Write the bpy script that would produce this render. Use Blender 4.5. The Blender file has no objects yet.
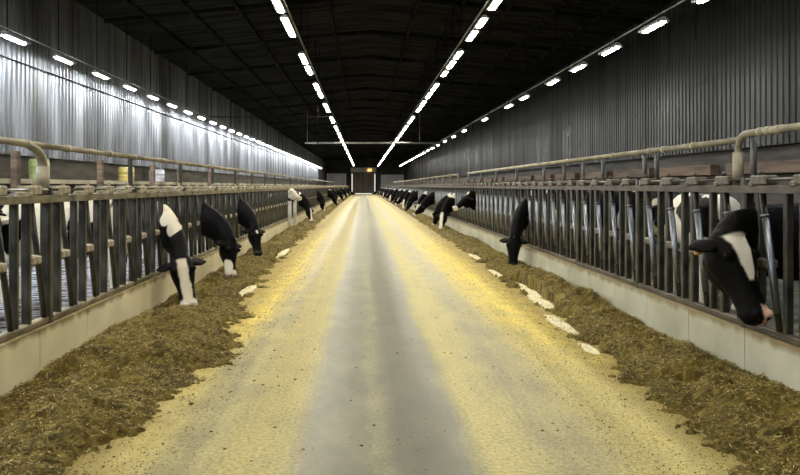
import bpy, math, random
import numpy as np
from mathutils import Vector, Matrix

random.seed(7)
RNG = np.random.default_rng(11)
scene = bpy.context.scene
COL = scene.collection
PI = math.pi

# ------------------------------------------------------------------ dimensions (metres)
EYE = 1.5
XL, XR = -2.6, 3.05            # lines of the two headlock rows
WALL_L, WALL_R = -7.0, 7.5
END, BACK = 140.0, -9.0
EAVE, RIDGE = 6.0, 6.7
CURB = 0.38
H_L, H_R = 1.045, 1.125        # height of the headlock panels above the curb
UNIT, PANEL = 0.6, 2.4
J_L, J_R = 4.0, 3.8            # first panel joints

# ------------------------------------------------------------------ noise
def _hash(ix, iy, iz, seed):
    n = (ix.astype(np.int64) * 374761393 + iy.astype(np.int64) * 668265263 + iz.astype(np.int64) * 2147483647 + seed * 974711) & 0x7fffffff
    n = ((n ^ (n >> 13)) * 1274126177) & 0x7fffffff
    n = ((n ^ (n >> 16)) * 668265263) & 0x7fffffff
    return ((n ^ (n >> 15)) & 0xffff) / 65535.0

def vnoise(p, scale, seed=0):
    p = np.asarray(p, float) * scale
    i = np.floor(p); f = p - i; f = f * f * (3 - 2 * f)
    i = i.astype(np.int64)
    out = 0
    for a in (0, 1):
        for b in (0, 1):
            for c in (0, 1):
                w = (f[:, 0] if a else 1 - f[:, 0]) * (f[:, 1] if b else 1 - f[:, 1]) * (f[:, 2] if c else 1 - f[:, 2])
                out = out + w * _hash(i[:, 0] + a, i[:, 1] + b, i[:, 2] + c, seed)
    return out

def fbm(p, scale, seed=0, octaves=3):
    tot, amp, s = 0, 1.0, 0.0
    for k in range(octaves):
        tot = tot + amp * vnoise(p, scale * 2 ** k, seed + 17 * k); s += amp; amp *= 0.5
    return tot / s

def smooth(a, b, x):
    t = np.clip((x - a) / (b - a), 0, 1)
    return t * t * (3 - 2 * t)

# ------------------------------------------------------------------ materials
def new_mat(name):
    m = bpy.data.materials.new(name); m.use_nodes = True
    nt = m.node_tree
    return m, nt, nt.nodes['Principled BSDF']

def N(nt, kind, **inp):
    n = nt.nodes.new(kind)
    for k, v in inp.items():
        if k in n.inputs: n.inputs[k].default_value = v
    return n

def ramp(nt, fac, stops):
    r = nt.nodes.new('ShaderNodeValToRGB')
    e = r.color_ramp.elements
    while len(e) < len(stops): e.new(0.5)
    for el, (p, c) in zip(e, stops):
        el.position = p; el.color = (*c, 1) if len(c) == 3 else c
    nt.links.new(fac, r.inputs['Fac'])
    return r

def coords(nt, scale=(1, 1, 1), kind='Object'):
    tc = nt.nodes.new('ShaderNodeTexCoord'); mp = nt.nodes.new('ShaderNodeMapping')
    mp.inputs['Scale'].default_value = scale
    nt.links.new(tc.outputs[kind], mp.inputs['Vector'])
    return mp.outputs['Vector']

def noisy(name, c1, c2, scale=(3, 3, 3), rough=0.6, metal=0.0, detail=5, lo=0.35, hi=0.65, bump=0.0, bump_scale=40, spec=0.5):
    m, nt, b = new_mat(name)
    v = coords(nt, scale)
    n = N(nt, 'ShaderNodeTexNoise', Scale=1.0, Detail=detail)
    nt.links.new(v, n.inputs['Vector'])
    r = ramp(nt, n.outputs['Fac'], [(lo, c1), (hi, c2)])
    nt.links.new(r.outputs['Color'], b.inputs['Base Color'])
    b.inputs['Roughness'].default_value = rough; b.inputs['Metallic'].default_value = metal
    b.inputs['Specular IOR Level'].default_value = spec
    if bump:
        n2 = N(nt, 'ShaderNodeTexNoise', Scale=bump_scale, Detail=3)
        nt.links.new(coords(nt), n2.inputs['Vector'])
        bp = N(nt, 'ShaderNodeBump', Strength=bump, Distance=0.02)
        nt.links.new(n2.outputs['Fac'], bp.inputs['Height']); nt.links.new(bp.outputs['Normal'], b.inputs['Normal'])
    return m

def vcol_mat(name, rough=0.6, bump=0.0, bump_scale=60, spec=0.4):
    m, nt, b = new_mat(name)
    a = nt.nodes.new('ShaderNodeVertexColor'); a.layer_name = 'tint'
    nt.links.new(a.outputs['Color'], b.inputs['Base Color'])
    b.inputs['Roughness'].default_value = rough
    b.inputs['Specular IOR Level'].default_value = spec
    if bump:
        n2 = N(nt, 'ShaderNodeTexNoise', Scale=bump_scale, Detail=4)
        nt.links.new(coords(nt), n2.inputs['Vector'])
        bp = N(nt, 'ShaderNodeBump', Strength=bump, Distance=0.015)
        nt.links.new(n2.outputs['Fac'], bp.inputs['Height']); nt.links.new(bp.outputs['Normal'], b.inputs['Normal'])
    return m

def emit(name, col, s):
    m, nt, b = new_mat(name)
    b.inputs['Base Color'].default_value = (0.8, 0.8, 0.8, 1)
    b.inputs['Emission Color'].default_value = (*col, 1); b.inputs['Emission Strength'].default_value = s
    return m

def galvanised(name, dark, light, stain, rough, metal, spec=0.3):
    """corrugated sheet: blotchy zinc, vertical streaks and darker dirt"""
    m, nt, b = new_mat(name)
    n1 = N(nt, 'ShaderNodeTexNoise', Scale=1.0, Detail=4); nt.links.new(coords(nt, (1, 1.1, 0.12)), n1.inputs['Vector'])
    n2 = N(nt, 'ShaderNodeTexNoise', Scale=1.0, Detail=5); nt.links.new(coords(nt, (2, 9, 0.35)), n2.inputs['Vector'])
    r1 = ramp(nt, n1.outputs['Fac'], [(0.36, dark), (0.62, light)])
    r2 = ramp(nt, n2.outputs['Fac'], [(0.34, stain), (0.52, (1, 1, 1))])
    mx = nt.nodes.new('ShaderNodeMixRGB'); mx.blend_type = 'MULTIPLY'; mx.inputs['Fac'].default_value = 0.8
    nt.links.new(r1.outputs['Color'], mx.inputs['Color1']); nt.links.new(r2.outputs['Color'], mx.inputs['Color2'])
    nt.links.new(mx.outputs['Color'], b.inputs['Base Color'])
    rr = ramp(nt, n1.outputs['Fac'], [(0.3, (rough + .12,) * 3), (0.7, (rough - .08,) * 3)])
    nt.links.new(rr.outputs['Color'], b.inputs['Roughness'])
    b.inputs['Metallic'].default_value = metal; b.inputs['Specular IOR Level'].default_value = spec
    return m

def alley_material():
    """concrete alley: grey wheel-worn middle, yellow feed dust on both sides, mid yellow light and far paleness painted in, bare pale spots at the feed edge"""
    m, nt, b = new_mat('alley concrete with feed dust')
    L = nt.links
    tc = nt.nodes.new('ShaderNodeTexCoord')
    sep = nt.nodes.new('ShaderNodeSeparateXYZ'); L.new(tc.outputs['Object'], sep.inputs[0])
    def math_(op, a, c=None, clamp=False):
        n = nt.nodes.new('ShaderNodeMath'); n.operation = op; n.use_clamp = clamp
        for k, v in enumerate((a, c)):
            if v is None: continue
            if isinstance(v, (int, float)): n.inputs[k].default_value = v
            else: L.new(v, n.inputs[k])
        return n.outputs[0]
    def noise(scale, det=5, vec=(1, 1, 1)):
        n = N(nt, 'ShaderNodeTexNoise', Scale=scale, Detail=det, Roughness=0.6); L.new(coords(nt, vec), n.inputs['Vector']); return n.outputs['Fac']
    big = noise(1.0, 4, (1.0, 0.12, 1)); mid = noise(3.2, 6, (1, .45, 1)); fine = noise(38, 6); grain = noise(150, 3)
    edge = noise(7.0, 6, (1, .5, 1))
    streak = noise(1.0, 4, (7, .1, 1))
    X = math_('ADD', sep.outputs['X'], math_('MULTIPLY', math_('SUBTRACT', big, 0.5), 0.40))
    # distance from the middle of the grey strip (X = 0.10)
    d = math_('ABSOLUTE', math_('SUBTRACT', X, 0.11))
    worn = N(nt, 'ShaderNodeMapRange', **{'From Min': 0.38, 'From Max': 0.58, 'To Min': 1.0, 'To Max': 0.0}); worn.interpolation_type = 'SMOOTHSTEP'
    L.new(d, worn.inputs['Value'])
    # narrow paler ridge between the wheels
    rid = N(nt, 'ShaderNodeMapRange', **{'From Min': 0.03, 'From Max': 0.14, 'To Min': 0.30, 'To Max': 0.0}); rid.interpolation_type = 'SMOOTHSTEP'
    L.new(math_('ABSOLUTE', math_('SUBTRACT', X, 0.07)), rid.inputs['Value'])
    # outer wheel marks
    o1 = N(nt, 'ShaderNodeMapRange', **{'From Min': 0.05, 'From Max': 0.32, 'To Min': 0.45, 'To Max': 0.0}); o1.interpolation_type = 'SMOOTHSTEP'
    L.new(math_('ABSOLUTE', math_('SUBTRACT', X, -0.95)), o1.inputs['Value'])
    o2 = N(nt, 'ShaderNodeMapRange', **{'From Min': 0.05, 'From Max': 0.3, 'To Min': 0.38, 'To Max': 0.0}); o2.interpolation_type = 'SMOOTHSTEP'
    L.new(math_('ABSOLUTE', math_('SUBTRACT', X, 1.15)), o2.inputs['Value'])
    wear = math_('SUBTRACT', worn.outputs[0], rid.outputs[0], True)
    wear = math_('MAXIMUM', wear, math_('MAXIMUM', o1.outputs[0], o2.outputs[0]))
    var = math_('MULTIPLY', math_('SUBTRACT', mid, 0.5), 0.9)
    var = math_('ADD', var, math_('MULTIPLY', math_('SUBTRACT', streak, 0.5), 0.7))
    fine_v = math_('MULTIPLY', math_('SUBTRACT', fine, 0.5), 0.9)
    dust = math_('SUBTRACT', math_('ADD', math_('ADD', 0.86, var), fine_v), math_('MULTIPLY', wear, 1.05), True)
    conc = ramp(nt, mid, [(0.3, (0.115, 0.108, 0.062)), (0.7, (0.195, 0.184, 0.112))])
    dst = ramp(nt, fine, [(0.3, (0.36, 0.30, 0.12)), (0.55, (0.53, 0.46, 0.19)), (0.8, (0.64, 0.58, 0.30))])
    yel = ramp(nt, fine, [(0.3, (0.58, 0.43, 0.06)), (0.55, (0.84, 0.66, 0.125)), (0.8, (0.88, 0.74, 0.24))])
    sx = N(nt, 'ShaderNodeMapRange', **{'From Min': 0.75, 'From Max': 1.75, 'To Min': 0.0, 'To Max': 1.0}); sx.interpolation_type = 'SMOOTHSTEP'
    L.new(math_('ABSOLUTE', math_('SUBTRACT', X, 0.3)), sx.inputs['Value'])
    y1 = N(nt, 'ShaderNodeMapRange', **{'From Min': 5.0, 'From Max': 9.5, 'To Min': 0.15, 'To Max': 1.0}); y1.interpolation_type = 'SMOOTHSTEP'; L.new(sep.outputs['Y'], y1.inputs['Value'])
    y2 = N(nt, 'ShaderNodeMapRange', **{'From Min': 15.0, 'From Max': 32.0, 'To Min': 1.0, 'To Max': 0.25}); y2.interpolation_type = 'SMOOTHSTEP'; L.new(sep.outputs['Y'], y2.inputs['Value'])
    dust_glow = math_('MULTIPLY', math_('MULTIPLY', sx.outputs[0], y1.outputs[0]), y2.outputs[0])  # feed-edge dust, with the yellowish mid-distance light painted in by depth
    dust_glow = math_('MULTIPLY', dust_glow, math_('ADD', 0.8, mid), True)
    dmix = nt.nodes.new('ShaderNodeMixRGB'); L.new(dust_glow, dmix.inputs['Fac']); L.new(dst.outputs['Color'], dmix.inputs['Color1']); L.new(yel.outputs['Color'], dmix.inputs['Color2'])
    mx = nt.nodes.new('ShaderNodeMixRGB'); L.new(dust, mx.inputs['Fac'])
    far_shine = N(nt, 'ShaderNodeMapRange', **{'From Min': 9.0, 'From Max': 30.0, 'To Min': 0.0, 'To Max': 1.0}); L.new(sep.outputs['Y'], far_shine.inputs['Value'])
    cm_ = nt.nodes.new('ShaderNodeMixRGB'); L.new(far_shine.outputs[0], cm_.inputs['Fac']); L.new(conc.outputs['Color'], cm_.inputs['Color1']); cm_.inputs['Color2'].default_value = (.40, .385, .30, 1)  # far concrete painted paler, standing in for lamplight reflected off the floor
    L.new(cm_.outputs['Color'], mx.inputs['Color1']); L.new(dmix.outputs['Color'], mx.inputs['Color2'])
    sp = ramp(nt, grain, [(0.30, (0.55, 0.5, 0.4)), (0.42, (1, 1, 1)), (0.72, (1, 1, 1)), (0.82, (1.0, 1.0, 0.95))])
    mm = nt.nodes.new('ShaderNodeMixRGB'); mm.blend_type = 'MULTIPLY'; mm.inputs['Fac'].default_value = 0.6
    L.new(mx.outputs['Color'], mm.inputs['Color1']); L.new(sp.outputs['Color'], mm.inputs['Color2'])
    fy = N(nt, 'ShaderNodeMapRange', **{'From Min': 10.0, 'From Max': 30.0, 'To Min': 1.0, 'To Max': 0.1}); L.new(sep.outputs['Y'], fy.inputs['Value'])  # track darkening thinned with distance, painting in the brighter far floor
    trk = N(nt, 'ShaderNodeMapRange', **{'From Min': 0.10, 'From Max': 0.24, 'To Min': 1.0, 'To Max': 0.0}); trk.interpolation_type = 'SMOOTHSTEP'
    L.new(math_('ABSOLUTE', math_('SUBTRACT', X, 0.33)), trk.inputs['Value'])
    dk = nt.nodes.new('ShaderNodeMixRGB'); dk.blend_type = 'MULTIPLY'; L.new(math_('MULTIPLY', math_('MULTIPLY', trk.outputs[0], 0.8), fy.outputs[0]), dk.inputs['Fac'])
    L.new(mm.outputs['Color'], dk.inputs['Color1']); dk.inputs['Color2'].default_value = (.66, .66, .60, 1)
    # brown dusting of fine feed beside the heaps
    br = N(nt, 'ShaderNodeMapRange', **{'From Min': 1.15, 'From Max': 2.05, 'To Min': 0.0, 'To Max': 1.0})
    L.new(math_('ABSOLUTE', math_('SUBTRACT', sep.outputs['X'], 0.33)), br.inputs['Value'])
    bv = math_('MULTIPLY', math_('SUBTRACT', math_('ADD', math_('MULTIPLY', br.outputs[0], 0.62), math_('MULTIPLY', math_('ADD', edge, fine), 0.5)), 0.70), 4.0, True)
    bm = nt.nodes.new('ShaderNodeMixRGB'); L.new(math_('MULTIPLY', bv, 0.7, True), bm.inputs['Fac']); L.new(dk.outputs['Color'], bm.inputs['Color1']); bm.inputs['Color2'].default_value = (.26, .185, .045, 1)
    # licked-clean pale spots
    out = bm.outputs['Color']
    for (px, py, rx, ry) in BARE:
        dx = math_('DIVIDE', math_('SUBTRACT', sep.outputs['X'], px), rx)
        dy = math_('DIVIDE', math_('SUBTRACT', sep.outputs['Y'], py), ry)
        rr = math_('ADD', math_('MULTIPLY', dx, dx), math_('MULTIPLY', dy, dy))
        rr = math_('ADD', rr, math_('MULTIPLY', math_('SUBTRACT', edge, 0.5), 4.0))
        mr = N(nt, 'ShaderNodeMapRange', **{'From Min': 0.8, 'From Max': 1.15, 'To Min': 1.0, 'To Max': 0.0}); L.new(rr, mr.inputs['Value'])
        q = nt.nodes.new('ShaderNodeMixRGB'); L.new(mr.outputs[0], q.inputs['Fac']); L.new(out, q.inputs['Color1'])
        q.inputs['Color2'].default_value = (0.86, 0.78, 0.52, 1); out = q.outputs['Color']
    L.new(out, b.inputs['Base Color'])
    rg = N(nt, 'ShaderNodeMapRange', **{'From Min': 0.0, 'From Max': 1.0, 'To Min': 0.40, 'To Max': 0.62}); L.new(dust, rg.inputs['Value']); L.new(rg.outputs[0], b.inputs['Roughness'])
    b.inputs['Specular IOR Level'].default_value = 0.3
    bp = N(nt, 'ShaderNodeBump', Strength=0.25, Distance=0.01); L.new(fine, bp.inputs['Height']); L.new(bp.outputs['Normal'], b.inputs['Normal'])
    return m

# bare spots: x, y, half width, half length
BARE = [(2.36, 11.3, .09, .9), (2.30, 10.1, .10, .7), (2.14, 8.5, .08, .6), (2.08, 7.2, .06, .25), (2.28, 13.3, .07, .7),
        (-1.93, 5.9, .12, .12), (-2.03, 4.82, .10, .07), (-1.70, 5.0, .1, .06), (2.46, 4.46, .13, .10), (2.43, 5.75, .1, .08),
        (-1.66, 11.2, .09, .6), (-1.80, 17.5, .09, 1.2), (2.36, 16.5, .08, .9)]

M = {}
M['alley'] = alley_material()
M['pen_right'] = noisy('damp pen concrete', (0.05, 0.055, 0.04), (0.16, 0.165, 0.125), (2.2, 5.5, 1), 0.8, spec=.15, lo=0.38, hi=0.6, bump=0.4, bump_scale=12)
M['pen'] = noisy('worn pen concrete', (0.012, 0.012, 0.011), (0.34, 0.35, 0.385), (5, 9, 1), 0.8, spec=.1, lo=0.42, hi=0.58, bump=0.4, bump_scale=12)
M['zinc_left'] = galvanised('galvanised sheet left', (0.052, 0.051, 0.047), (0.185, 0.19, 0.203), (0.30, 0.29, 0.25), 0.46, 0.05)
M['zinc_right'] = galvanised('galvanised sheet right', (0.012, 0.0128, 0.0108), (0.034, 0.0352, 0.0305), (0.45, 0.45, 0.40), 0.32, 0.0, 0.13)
M['roof'] = noisy('dark roof lining', (0.009, 0.009, 0.009), (0.026, 0.026, 0.0255), (0.6, 3, 1), 1.0, spec=0.0)
M['rafter'] = noisy('dark painted steel', (0.008, 0.008, 0.008), (0.02, 0.02, 0.0195), (2, 2, 2), 1.0, spec=0.0)
M['board'] = noisy('dark weathered board', (0.025, 0.022, 0.018), (0.075, 0.066, 0.055), (2, 0.8, 6), 0.75)
M['board_brown'] = noisy('brown weathered timber', (0.07, 0.045, 0.03), (0.17, 0.115, 0.08), (1, 0.8, 9), 0.75)
M['ledge'] = noisy('pale timber rail', (0.25, 0.22, 0.13), (0.5, 0.46, 0.32), (2, 1, 5), 0.7)
M['end_wall'] = noisy('dark end wall', (0.015, 0.016, 0.018), (0.04, 0.042, 0.046), (0.6, 1, 0.4), 0.7)
M['end_panel'] = noisy('pale grey end cladding', (0.6, 0.61, 0.62), (0.82, 0.83, 0.84), (0.8, 1, 0.3), 0.6)
M['door'] = noisy('brown door sheeting', (0.10, 0.08, 0.06), (0.22, 0.18, 0.14), (5, 1, 0.2), 0.6)
M['daylight'] = emit('daylight through the gap', (1.0, 0.95, 0.82), 0.4)
M['amber'] = emit('amber lamp glass', (1.0, 0.42, 0.08), 1.6)
M['lamp'] = emit('alley lamp lens', (1.0, 0.93, 0.765), 52)
M['lamp_cool'] = emit('cool lamp lens', (0.90, 0.95, 1.0), 36)
M['lamp_wall'] = emit('bright wall lamp lens', (0.90, 0.95, 1.0), 235)
M['lamp_warm'] = emit('warm lamp lens', (1.0, 0.80, 0.45), 20)
M['housing'] = noisy('grey lamp housing', (0.22, 0.22, 0.22), (0.36, 0.36, 0.35), (6, 6, 6), 0.5)
M['conduit'] = noisy('grey conduit', (0.13, 0.13, 0.12), (0.25, 0.25, 0.23), (4, 2, 4), 0.45, metal=0.4)
M['pipe'] = noisy('dusty pipe', (0.15, 0.128, 0.085), (0.40, 0.36, 0.265), (9, 3, 9), 0.55, metal=0.15, lo=.3, hi=.7)
M['steel'] = noisy('dusty galvanised steel', (0.028, 0.027, 0.023), (0.125, 0.12, 0.10), (9, 9, 4), 0.34, metal=0.7, lo=.3, hi=.7)
M['rail'] = noisy('feed-caked rail', (0.07, 0.056, 0.032), (0.32, 0.275, 0.17), (9, 4, 9), 0.6, metal=0.25, lo=.3, hi=.7)
M['rail_dark'] = noisy('rusty rail', (0.035, 0.026, 0.019), (0.13, 0.10, 0.072), (9, 4, 9), 0.55, metal=0.3, lo=.3, hi=.7)
M['latch'] = noisy('tan latch plate', (0.13, 0.105, 0.06), (0.48, 0.43, 0.30), (15, 15, 15), 0.6, lo=.3, hi=.7)
M['latch_dark'] = noisy('grey latch plate', (0.04, 0.035, 0.028), (0.19, 0.165, 0.125), (15, 15, 15), 0.55, metal=.3, lo=.3, hi=.7)
M['sleeve'] = noisy('rubbed bright steel', (0.13, 0.14, 0.16), (0.30, 0.32, 0.36), (9, 9, 3), 0.36, metal=0.9)
M['curb'] = None
M['white_paint'] = noisy('worn white paint', (0.45, 0.44, 0.40), (0.75, 0.74, 0.70), (5, 5, 3), 0.5)
M['drum'] = noisy('olive plastic', (0.16, 0.19, 0.07), (0.28, 0.31, 0.13), (2, 2, 4), 0.4)
M['drum_yellow'] = noisy('mustard plastic', (0.28, 0.22, 0.06), (0.40, 0.33, 0.10), (2, 2, 4), 0.4)
M['drum_grey'] = noisy('grey plastic', (0.28, 0.28, 0.29), (0.46, 0.46, 0.48), (2, 2, 4), 0.4)
M['feed'] = vcol_mat('chopped silage', 0.8, 0.9, 55, 0.2)
M['strand'] = vcol_mat('silage stalks', 0.7, 0, 1, 0.25)
M['coat'] = vcol_mat('cow coat', 0.55, 0.3, 90, 0.07)
M['eye'] = noisy('dark eye', (0.004, 0.003, 0.003), (0.01, 0.008, 0.006), rough=0.12)
M['tag'] = noisy('amber ear tag', (0.42, 0.24, 0.06), (0.55, 0.33, 0.10), (20, 20, 20), 0.45)

def curb_material(name, c1, c2):
    m, nt, b = new_mat(name)
    L = nt.links
    n = N(nt, 'ShaderNodeTexNoise', Scale=1.0, Detail=6); L.new(coords(nt, (3, 1.4, 2)), n.inputs['Vector'])
    base = ramp(nt, n.outputs['Fac'], [(0.3, c1), (0.65, c2)])
    tc = nt.nodes.new('ShaderNodeTexCoord'); sep = nt.nodes.new('ShaderNodeSeparateXYZ'); L.new(tc.outputs['Object'], sep.inputs[0])
    n2 = N(nt, 'ShaderNodeTexNoise', Scale=1.0, Detail=6); L.new(coords(nt, (6, 5, 3)), n2.inputs['Vector'])
    a = nt.nodes.new('ShaderNodeMath'); a.operation = 'MULTIPLY_ADD'; L.new(n2.outputs['Fac'], a.inputs[0]); a.inputs[1].default_value = 0.16
    L.new(sep.outputs['Z'], a.inputs[2])
    r = ramp(nt, a.outputs[0], [(0.395, (0, 0, 0)), (0.45, (1, 1, 1))])
    mx = nt.nodes.new('ShaderNodeMixRGB'); L.new(r.outputs['Color'], mx.inputs['Fac']); L.new(base.outputs['Color'], mx.inputs['Color1'])
    mx.inputs['Color2'].default_value = (0.26, 0.20, 0.09, 1)
    L.new(mx.outputs['Color'], b.inputs['Base Color']); b.inputs['Roughness'].default_value = 0.65
    return m
M['curb'] = curb_material('yellowed concrete curb', (0.68, 0.61, 0.37), (0.88, 0.81, 0.54))
M['curb_right'] = curb_material('grey concrete curb', (0.38, 0.365, 0.25), (0.56, 0.54, 0.40))

# ------------------------------------------------------------------ mesh building
class MB:
    def __init__(s): s.v = []; s.f = []; s.sm = []
    def add(s, vs, fs, sm=False):
        o = len(s.v); s.v += [tuple(v) for v in vs]; s.f += [tuple(i + o for i in f) for f in fs]; s.sm += [sm] * len(fs); return s
    def box(s, lo, hi, bev=0.0):
        x0, y0, z0 = lo; x1, y1, z1 = hi
        if bev <= 0:
            vs = [(x, y, z) for z in (z0, z1) for y in (y0, y1) for x in (x0, x1)]
            return s.add(vs, [(0, 2, 3, 1), (4, 5, 7, 6), (0, 1, 5, 4), (2, 6, 7, 3), (0, 4, 6, 2), (1, 3, 7, 5)])
        # chamfered along z edges and at both ends
        def ring(z, i):
            c = bev
            a0, a1, b0, b1 = x0 + i, x1 - i, y0 + i, y1 - i
            return [(a0 + c, b0, z), (a1 - c, b0, z), (a1, b0 + c, z), (a1, b1 - c, z), (a1 - c, b1, z), (a0 + c, b1, z), (a0, b1 - c, z), (a0, b0 + c, z)]
        rs = [ring(z0, bev), ring(z0 + bev, 0), ring(z1 - bev, 0), ring(z1, bev)]
        return s.loft(rs)
    def loft(s, rings, sm=False, cap=True, closed=True):
        n = len(rings[0]); vs = [p for r in rings for p in r]; fs = []
        for k in range(len(rings) - 1):
            for i in range(n):
                j = (i + 1) % n
                fs.append((k * n + i, k * n + j, (k + 1) * n + j, (k + 1) * n + i))
        if cap:
            fs.append(tuple(reversed(range(n)))); fs.append(tuple((len(rings) - 1) * n + i for i in range(n)))
        return s.add(vs, fs, sm)
    def tube(s, pts, rad, n=10, sm=True):
        pts = [Vector(p) for p in pts]
        if not isinstance(rad, (list, tuple)): rad = [rad] * len(pts)
        rings = []; ref = None
        for i, p in enumerate(pts):
            t = (pts[min(i + 1, len(pts) - 1)] - pts[max(i - 1, 0)]).normalized()
            if ref is None:
                ref = Vector((0, 0, 1)) if abs(t.z) < 0.9 else Vector((1, 0, 0))
            a = (ref - t * ref.dot(t)).normalized(); ref = a; b = t.cross(a)
            rings.append([p + (a * math.cos(2 * PI * k / n) + b * math.sin(2 * PI * k / n)) * rad[i] for k in range(n)])
        return s.loft(rings, sm)
    def bar(s, p, q, w, d, ref=(1, 0, 0)):
        """rectangular bar from p to q, w along ref, d across"""
        p, q = Vector(p), Vector(q); t = (q - p).normalized(); a = Vector(ref); a = (a - t * a.dot(t)).normalized(); b = t.cross(a)
        c = min(w, d) * 0.18
        prof = [(-w / 2 + c, -d / 2), (w / 2 - c, -d / 2), (w / 2, -d / 2 + c), (w / 2, d / 2 - c), (w / 2 - c, d / 2), (-w / 2 + c, d / 2), (-w / 2, d / 2 - c), (-w / 2, -d / 2 + c)]
        return s.loft([[r + a * u + b * v for u, v in prof] for r in (p, q)])
    def ell(s, c, r, n=14, m=9):
        rings = []
        for k in range(m + 1):
            th = PI * (k + 0.02) / (m + 0.04)
            rings.append([(c[0] + r[0] * math.sin(th) * math.cos(2 * PI * i / n), c[1] + r[1] * math.sin(th) * math.sin(2 * PI * i / n), c[2] - r[2] * math.cos(th)) for i in range(n)])
        return s.loft(rings, True)
    def mesh(s, name, mats):
        me = bpy.data.meshes.new(name); me.from_pydata(s.v, [], s.f)
        for m in (mats if isinstance(mats, (list, tuple)) else [mats]): me.materials.append(m)
        me.polygons.foreach_set('use_smooth', s.sm); me.update()
        return me

def link(name, data, parent=None, loc=None, rotz=None):
    o = bpy.data.objects.new(name, data); COL.objects.link(o)
    if parent is not None: o.parent = parent
    if loc is not None: o.location = loc
    if rotz is not None: o.rotation_euler = (0, 0, rotz)
    return o

def tag(o, label=None, cat=None, group=None, kind=None):
    if label: o['label'] = label
    if cat: o['category'] = cat
    if group: o['group'] = group
    if kind: o['kind'] = kind
    return o

def struct(name, mb, mat, parent=None):
    o = link(name, mb.mesh(name, mat), parent)
    if parent is None: o['kind'] = 'structure'
    return o

def copy_tree(o, parent=None):
    c = o.copy(); COL.objects.link(c)
    if parent is not None: c.parent = parent
    for ch in list(o.children): copy_tree(ch, c)
    return c

ORD = 'nearest second third fourth fifth sixth seventh eighth ninth tenth eleventh twelfth thirteenth fourteenth fifteenth sixteenth'.split()
def nth(k): return 'nearest' if k == 0 else ORD[k] + ' nearest'

# ------------------------------------------------------------------ the shell
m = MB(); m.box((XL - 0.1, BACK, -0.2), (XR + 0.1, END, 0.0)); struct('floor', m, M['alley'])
m = MB(); m.box((WALL_L - 0.3, BACK, -0.25), (XL - 0.1, END, -0.005)); struct('floor_left', m, M['pen'])
m = MB(); m.box((XR + 0.1, BACK, -0.25), (WALL_R + 0.3, END, -0.005)); struct('floor_right', m, M['pen_right'])

def corrugated(x, side, z0, z1, name, mat, rib=.03):
    """trapezoid ribbed sheet, ribs stand towards the room"""
    mb = MB(); pitch = 0.2; prof = []
    y = BACK
    while y < END:
        prof += [(y, 0), (y + 0.11, 0), (y + 0.13, rib), (y + 0.18, rib)]
        y += pitch
    prof.append((END, 0))
    vs = []; fs = []
    for (yy, dd) in prof:
        xx = x - side * dd
        vs += [(xx, yy, z0), (xx, yy, z1), (x + side * 0.04, yy, z0), (x + side * 0.04, yy, z1)]
    for i in range(len(prof) - 1):
        a, b = 4 * i, 4 * (i + 1)
        fs += [(a, b, b + 1, a + 1), (a + 2, a + 3, b + 3, b + 2), (a, a + 2, b + 2, b)]
    mb.add(vs, fs)
    return struct(name, mb, mat)
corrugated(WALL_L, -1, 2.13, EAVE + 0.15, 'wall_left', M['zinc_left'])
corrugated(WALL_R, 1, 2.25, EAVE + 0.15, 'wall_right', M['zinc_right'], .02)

# lower walls behind the sheets: dark boards, pale ledge
m = MB(); m.box((WALL_L - 0.30, BACK, -0.25), (WALL_L - 0.16, END, 2.3)); struct('wall_left_lower', m, M['board'])
m = MB(); m.box((WALL_R + 0.16, BACK, -0.25), (WALL_R + 0.30, END, 2.4)); struct('wall_right_lower', m, M['board'])
m = MB(); m.box((WALL_L - 0.16, BACK, 1.55), (WALL_L + 0.42, END, 1.64)); struct('trim_1', m, M['ledge'])
m = MB()
y = 6.0
while y < 60:
    m.box((WALL_R - 0.03, y, 1.74), (WALL_R + 0.16, y + 2.9, 1.96)); y += 3.6
struct('trim_2', m, M['board_brown'])
m = MB(); m.box((WALL_L - 0.02, BACK, -0.1), (WALL_L - 0.16, END, 1.1)); struct('trim_3', m, M['end_panel'])
m = MB(); m.box((WALL_R + 0.02, BACK, -0.1), (WALL_R + 0.16, END, 1.1)); struct('trim_4', m, M['board'])

# roof with rafters and purlins
mid = (WALL_L + WALL_R) / 2
m = MB()
for (xa, za, xb, zb) in ((WALL_L - 0.3, EAVE - 0.05, mid, RIDGE), (mid, RIDGE, WALL_R + 0.3, EAVE - 0.05)):
    m.add([(xa, BACK, za), (xb, BACK, zb), (xb, END, zb), (xa, END, za), (xa, BACK, za + .12), (xb, BACK, zb + .12), (xb, END, zb + .12), (xa, END, za + .12)],
          [(0, 3, 2, 1), (4, 5, 6, 7), (0, 1, 5, 4), (2, 3, 7, 6), (0, 4, 7, 3), (1, 2, 6, 5)])
struct('ceiling', m, M['roof'])
m = MB()
y = -4.0
while y < END:
    for (xa, za, xb, zb) in ((WALL_L, EAVE - 0.06, mid, RIDGE - 0.08), (mid, RIDGE - 0.08, WALL_R, EAVE - 0.06)):
        m.bar((xa, y, za), (xb, y, zb), 0.10, 0.12, (0, 1, 0))
    y += 5.0
for k in range(1, 6):
    for s in (-1, 1):
        t = k / 6; xx = mid + s * t * (WALL_R - mid); zz = RIDGE - 0.06 - t * (RIDGE - EAVE)
        m.box((xx - .04, BACK, zz - .06), (xx + .04, END, zz + .06))
struct('ceiling_beams', m, M['roof'])

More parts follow.
